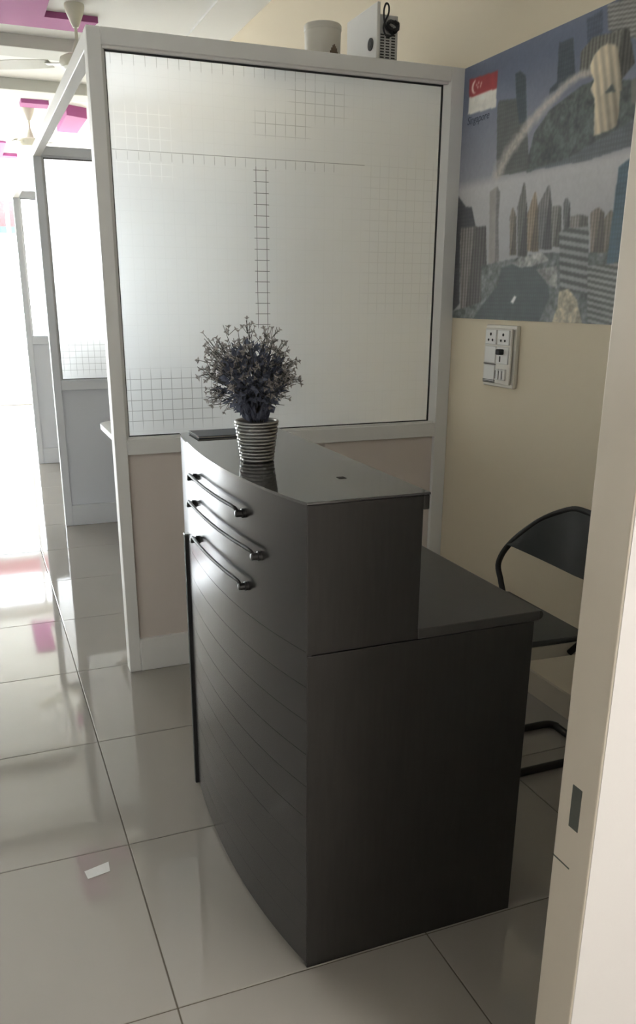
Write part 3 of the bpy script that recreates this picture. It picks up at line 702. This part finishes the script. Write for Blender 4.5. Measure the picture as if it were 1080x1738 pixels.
def petal(bm, p, d, size):
    d = d.normalized(); u = d.orthogonal().normalized(); w = d.cross(u)
    a0 = rng.uniform(0, 6.28); c0 = bm.verts.new(p - d*size*0.5)
    n = 3
    for k in range(n):
        a = a0+2*math.pi*k/n
        e = u*math.cos(a)+w*math.sin(a); f = u*math.cos(a+0.9)+w*math.sin(a+0.9); g_ = u*math.cos(a-0.9)+w*math.sin(a-0.9)
        v1 = bm.verts.new(p+f*size*0.45+d*size*0.15); v2 = bm.verts.new(p+e*size*1.0+d*size*0.35); v3 = bm.verts.new(p+g_*size*0.45+d*size*0.15)
        bm.faces.new((c0, v1, v2, v3))
def leafq(bm, p, d, L, wd):
    d = d.normalized(); s_ = d.cross(Vector((rng.uniform(-1,1), rng.uniform(-1,1), rng.uniform(-1,1)))).normalized(); nn = d.cross(s_)
    b0 = bm.verts.new(p); l1 = bm.verts.new(p+d*L*0.45+s_*wd); r1 = bm.verts.new(p+d*L*0.45-s_*wd); m1 = bm.verts.new(p+d*L*0.5+nn*wd*0.5); t1 = bm.verts.new(p+d*L)
    bm.faces.new((b0, l1, m1)); bm.faces.new((l1, t1, m1)); bm.faces.new((t1, r1, m1)); bm.faces.new((r1, b0, m1))
base = Vector((PC[0], PC[1], PC[2]+0.085))
for i in range(115):
    z = rng.uniform(-0.72, 1.0); a = rng.uniform(0, 6.283); rr = math.sqrt(max(0, 1-z*z))
    d = Vector((rr*math.cos(a), rr*math.sin(a), z))
    R_ = rng.uniform(0.088, 0.118) * (1.0 + (0.12 if rng.random() < 0.15 else 0))
    tip = bc + Vector((d.x*1.13, d.y*1.0, d.z*0.95))*R_*rng.uniform(0.78, 1.10)
    midp = base*0.4 + bc*0.6 + (tip-bc)*0.35 + Vector((rng.uniform(-.01,.01), rng.uniform(-.01,.01), 0))
    b0 = base + Vector((rng.uniform(-.015,.015), rng.uniform(-.015,.015), 0))
    bm_tube(stems, catmull([b0, midp, tip], 3), 0.0006, 4)
    nfl = rng.choice((3, 4, 5, 6))
    for k in range(nfl):
        off = Vector((rng.gauss(0,1), rng.gauss(0,1), rng.gauss(0,1)))*0.0085
        q = tip + off - d*rng.uniform(0, 0.03)
        bm_tube(stems, [tip-d*0.028, q], 0.0006, 4)
        petal(flowers, q, (d*0.7+off*40), rng.uniform(0.0055, 0.0090))
for i in range(900):
    v_ = Vector((rng.gauss(0,1), rng.gauss(0,1), rng.gauss(0,1))).normalized()
    p = bc + Vector((0.004, 0, -0.012)) + v_*rng.uniform(0.02, 0.072); 
    leafq(leaves, p, v_+Vector((rng.uniform(-.8,.8), rng.uniform(-.8,.8), rng.uniform(-.5,.8))), rng.uniform(0.012, 0.028), rng.uniform(0.004, 0.008))
for i in range(110):
    a = rng.uniform(0, 6.283); p = base + Vector((0.02*math.cos(a), 0.02*math.sin(a), rng.uniform(0, 0.05)))
    leafq(leaves, p, Vector((math.cos(a)*0.6, math.sin(a)*0.6, 0.9)), rng.uniform(0.02, 0.04), rng.uniform(0.004, 0.008))
o = from_bm('stems', stems, M_stem, pp, smooth=True); o['kind'] = 'stuff'
o = from_bm('flowers', flowers, M_flower, pp); o['kind'] = 'stuff'
o = from_bm('foliage', leaves, M_leaf, pp); o['kind'] = 'stuff'
# longer lance-shaped leaves low at the left and around the rim
for (ax, ay, az, L) in ((-0.060, -0.02, 0.085, 0.050), (-0.075, 0.0, 0.10, 0.05), (-0.045, -0.03, 0.060, 0.045), (0.05, -0.02, 0.075, 0.045), (0.015, -0.045, 0.06, 0.04), (-0.02, 0.03, 0.06, 0.05), (-0.048, 0.012, 0.028, 0.045), (0.046, 0.015, 0.05, 0.045)):
    bm = bmesh.new(); tipv = base + Vector((ax, ay, az)); b0 = base + Vector((ax*0.15, ay*0.15, -0.004)); dv = (tipv-b0); side = dv.cross(Vector((0, 0, 1))).normalized()
    rows = []
    for k in range(7):
        t_ = k/6; c_ = b0 + dv*t_ + Vector((0, 0, 0.012*math.sin(math.pi*t_))); w_ = 0.0085*math.sin(math.pi*min(1, 0.12+t_*0.88))**0.8 + 0.0004
        rows.append([bm.verts.new(c_-side*w_), bm.verts.new(c_-Vector((0, 0, 0.002))), bm.verts.new(c_+side*w_)])
    for r1_, r2_ in zip(rows[:-1], rows[1:]):
        bm.faces.new((r1_[0], r1_[1], r2_[1], r2_[0])); bm.faces.new((r1_[1], r1_[2], r2_[2], r2_[1]))
    from_bm('leaf', bm, M_leaf, pp, smooth=True)

# ------------------------------------------------------------------ visitor chair in the corner behind the desk
CY = 0.018; BY = -0.024
ch = thing('office_chair', 'black low-backed chair with curved tube frame behind the desk', 'chair', (1.18, CY, 0))
SZ = 0.50
pts = []
for cx, cy, a0, r in ((1.315, CY-0.193, -90, 0.022), (1.315, CY+0.193, 0, 0.022), (0.985, CY+0.13, 90, 0.06), (0.985, CY-0.13, 180, 0.06)):
    for k in range(7):
        a = math.radians(a0+15*k); pts.append((cx+r*math.cos(a), cy+r*math.sin(a)))
prism('seat', pts, SZ-0.017, SZ, M_black, ch, 0.006)
cxm, cym = 1.12, CY
prism('seat_edging', [(cxm+(x-cxm)*0.992, cym+(y-cym)*0.992) for x, y in pts], SZ-0.058, SZ-0.017, M_seatedge, ch, 0.003)
# arched back tube (barrel shaped in plan)
arch = [(1.27, BY+0.175, 0.455), (1.292, BY+0.205, 0.505), (1.298, BY+0.232, 0.545), (1.303, BY+0.259, 0.600), (1.330, BY+0.236, 0.672), (1.378, BY+0.160, 0.760), (1.412, BY+0.065, 0.815), (1.420, BY, 0.824)]
arch = arch + [(x, 2*BY-y, z) for x, y, z in arch[::-1][1:]]
tube('back_frame', catmull(arch, 6), 0.0095, M_blackm, ch, 12)
# shell pad hung between the arch and its lower chord
bm = bmesh.new(); NU, NV = 24, 8; grid = []
for i in range(NU+1):
    u = -1+2*i/NU; yy = BY+0.236*u
    top = 0.822 - 0.152*abs(u)**2.0; bot = 0.622 + 0.046*abs(u)**1.6
    bot = min(bot, top-0.004); xx = 1.420 - 0.090*abs(u)**1.8
    row = []
    for j in range(NV+1):
        w_ = j/NV; row.append(Vector((xx - 0.030*math.sin(math.pi*w_)*0.0 - (1-w_)*0.012, yy, bot+(top-bot)*w_)))
    grid.append(row)
fr_ = [[bm.verts.new(p + Vector((-0.006, 0, 0))) for p in row] for row in grid]; bk_ = [[bm.verts.new(p + Vector((0.006, 0, 0))) for p in row] for row in grid]
for i in range(NU):
    for j in range(NV):
        bm.faces.new((fr_[i][j], fr_[i+1][j], fr_[i+1][j+1], fr_[i][j+1])); bm.faces.new((bk_[i][j], bk_[i][j+1], bk_[i+1][j+1], bk_[i+1][j]))
for i in range(NU):
    bm.faces.new((fr_[i][0], bk_[i][0], bk_[i+1][0], fr_[i+1][0])); bm.faces.new((fr_[i][NV], fr_[i+1][NV], bk_[i+1][NV], bk_[i][NV]))
for j in range(NV):
    bm.faces.new((fr_[0][j], fr_[0][j+1], bk_[0][j+1], bk_[0][j])); bm.faces.new((fr_[NU][j], bk_[NU][j], bk_[NU][j+1], fr_[NU][j+1]))
from_bm('backrest', bm, M_black, ch, smooth=True, angle=50)
# sled base: two side loops and a rear floor bar
for sgn in (-1, 1):
    ry = CY+sgn*0.118
    tube('leg', catmull([(0.985, ry, SZ-0.05), (0.965, ry, 0.30), (0.955, ry, 0.06), (0.985, ry, 0.013), (1.20, ry, 0.0125), (1.42, ry, 0.0125), (1.49, ry-sgn*0.005, 0.0125), (1.51, ry-sgn*0.03, 0.0125)], 6), 0.0125, M_blackm, ch, 10)
tube('cross_bar', [(1.505, CY-0.09, 0.0125), (1.505, CY+0.09, 0.0125)], 0.0125, M_blackm, ch, 10)
tube('cross_bar', [(0.99, CY-0.118, SZ-0.07), (0.99, CY+0.118, SZ-0.07)], 0.0115, M_blackm, ch, 10)

# ------------------------------------------------------------------ ceiling fans
def fan(x, y, label, ang, drop=0.12):
    t = thing('ceiling_fan', label, 'ceiling fan', (x, y, ZC), 'ceiling fans over the hall')
    c = (x, y, ZC)
    lathe('canopy', [(0, 0), (0.058, 0), (0.060, -0.012), (0.052, -0.045), (0.030, -0.095), (0.017, -0.122), (0, -0.124)], c, M_fan, t, 28)
    lathe('down_rod', [(0.0095, -0.12), (0.0095, -drop-0.10)], c, M_fan, t, 14)
    zm = -drop-0.09
    lathe('lower_canopy', [(0.012, zm+0.02), (0.028, zm-0.03), (0.034, zm-0.06), (0, zm-0.065)], c, M_fan, t, 20)
    lathe('motor', [(0, zm-0.055), (0.075, zm-0.06), (0.105, zm-0.075), (0.112, zm-0.10), (0.100, zm-0.13), (0.06, zm-0.145), (0, zm-0.147)], c, M_fan, t, 32)
    for k in range(3):
        a = ang+k*2*math.pi/3; ca, sa = math.cos(a), math.sin(a); zb_ = ZC+zm-0.10
        bm = bmesh.new(); rows = []
        for i in range(9):
            r = 0.17+0.43*i/8; w = 0.048+0.018*math.sin(math.pi*i/8)
            rows.append([bm.verts.new((x+r*ca-s_*w*sa, y+r*sa+s_*w*ca, zb_+tilt*0.010+h)) for s_, tilt in ((-1, -1), (1, 1)) for h in (0, 0.003)])
        for A, B in zip(rows[:-1], rows[1:]):
            for p, q in ((0, 1), (1, 3), (3, 2), (2, 0)): bm.faces.new((A[p], A[q], B[q], B[p]))
        bm.faces.new([rows[0][i] for i in (0, 1, 3, 2)]); bm.faces.new([rows[-1][i] for i in (0, 2, 3, 1)])
        bl = from_bm('blade', bm, M_fan, t)
        bm = bmesh.new()
        p = [(0.095, -0.020), (0.20, -0.034), (0.20, 0.034), (0.095, 0.020)]
        bm_prism(bm, [(x+a_*ca-b_*sa, y+a_*sa+b_*ca) for a_, b_ in p], zb_-0.004, zb_+0.001)
        from_bm('blade_bracket', bm, M_fan, bl)
fan(0.545, 3.92, 'nearer ivory ceiling fan, above the post of the nearest partition', math.radians(152))
fan(0.472, 6.98, 'farther ivory ceiling fan, seen small over the aisle', math.radians(215))

# ------------------------------------------------------------------ scrap of tape on the floor
tp = bmesh.new()
bm_prism(tp, [(-0.129, -0.074), (-0.124, -0.108), (-0.066, -0.096), (-0.064, -0.056)], 0.0, 0.0008)
tag(from_bm('tape_scrap', tp, mat('pale_tape', (0.62, 0.61, 0.58), 0.35, noise=0.08, nscale=60)), 'small pale scrap of tape lying on the floor tile', 'tape')
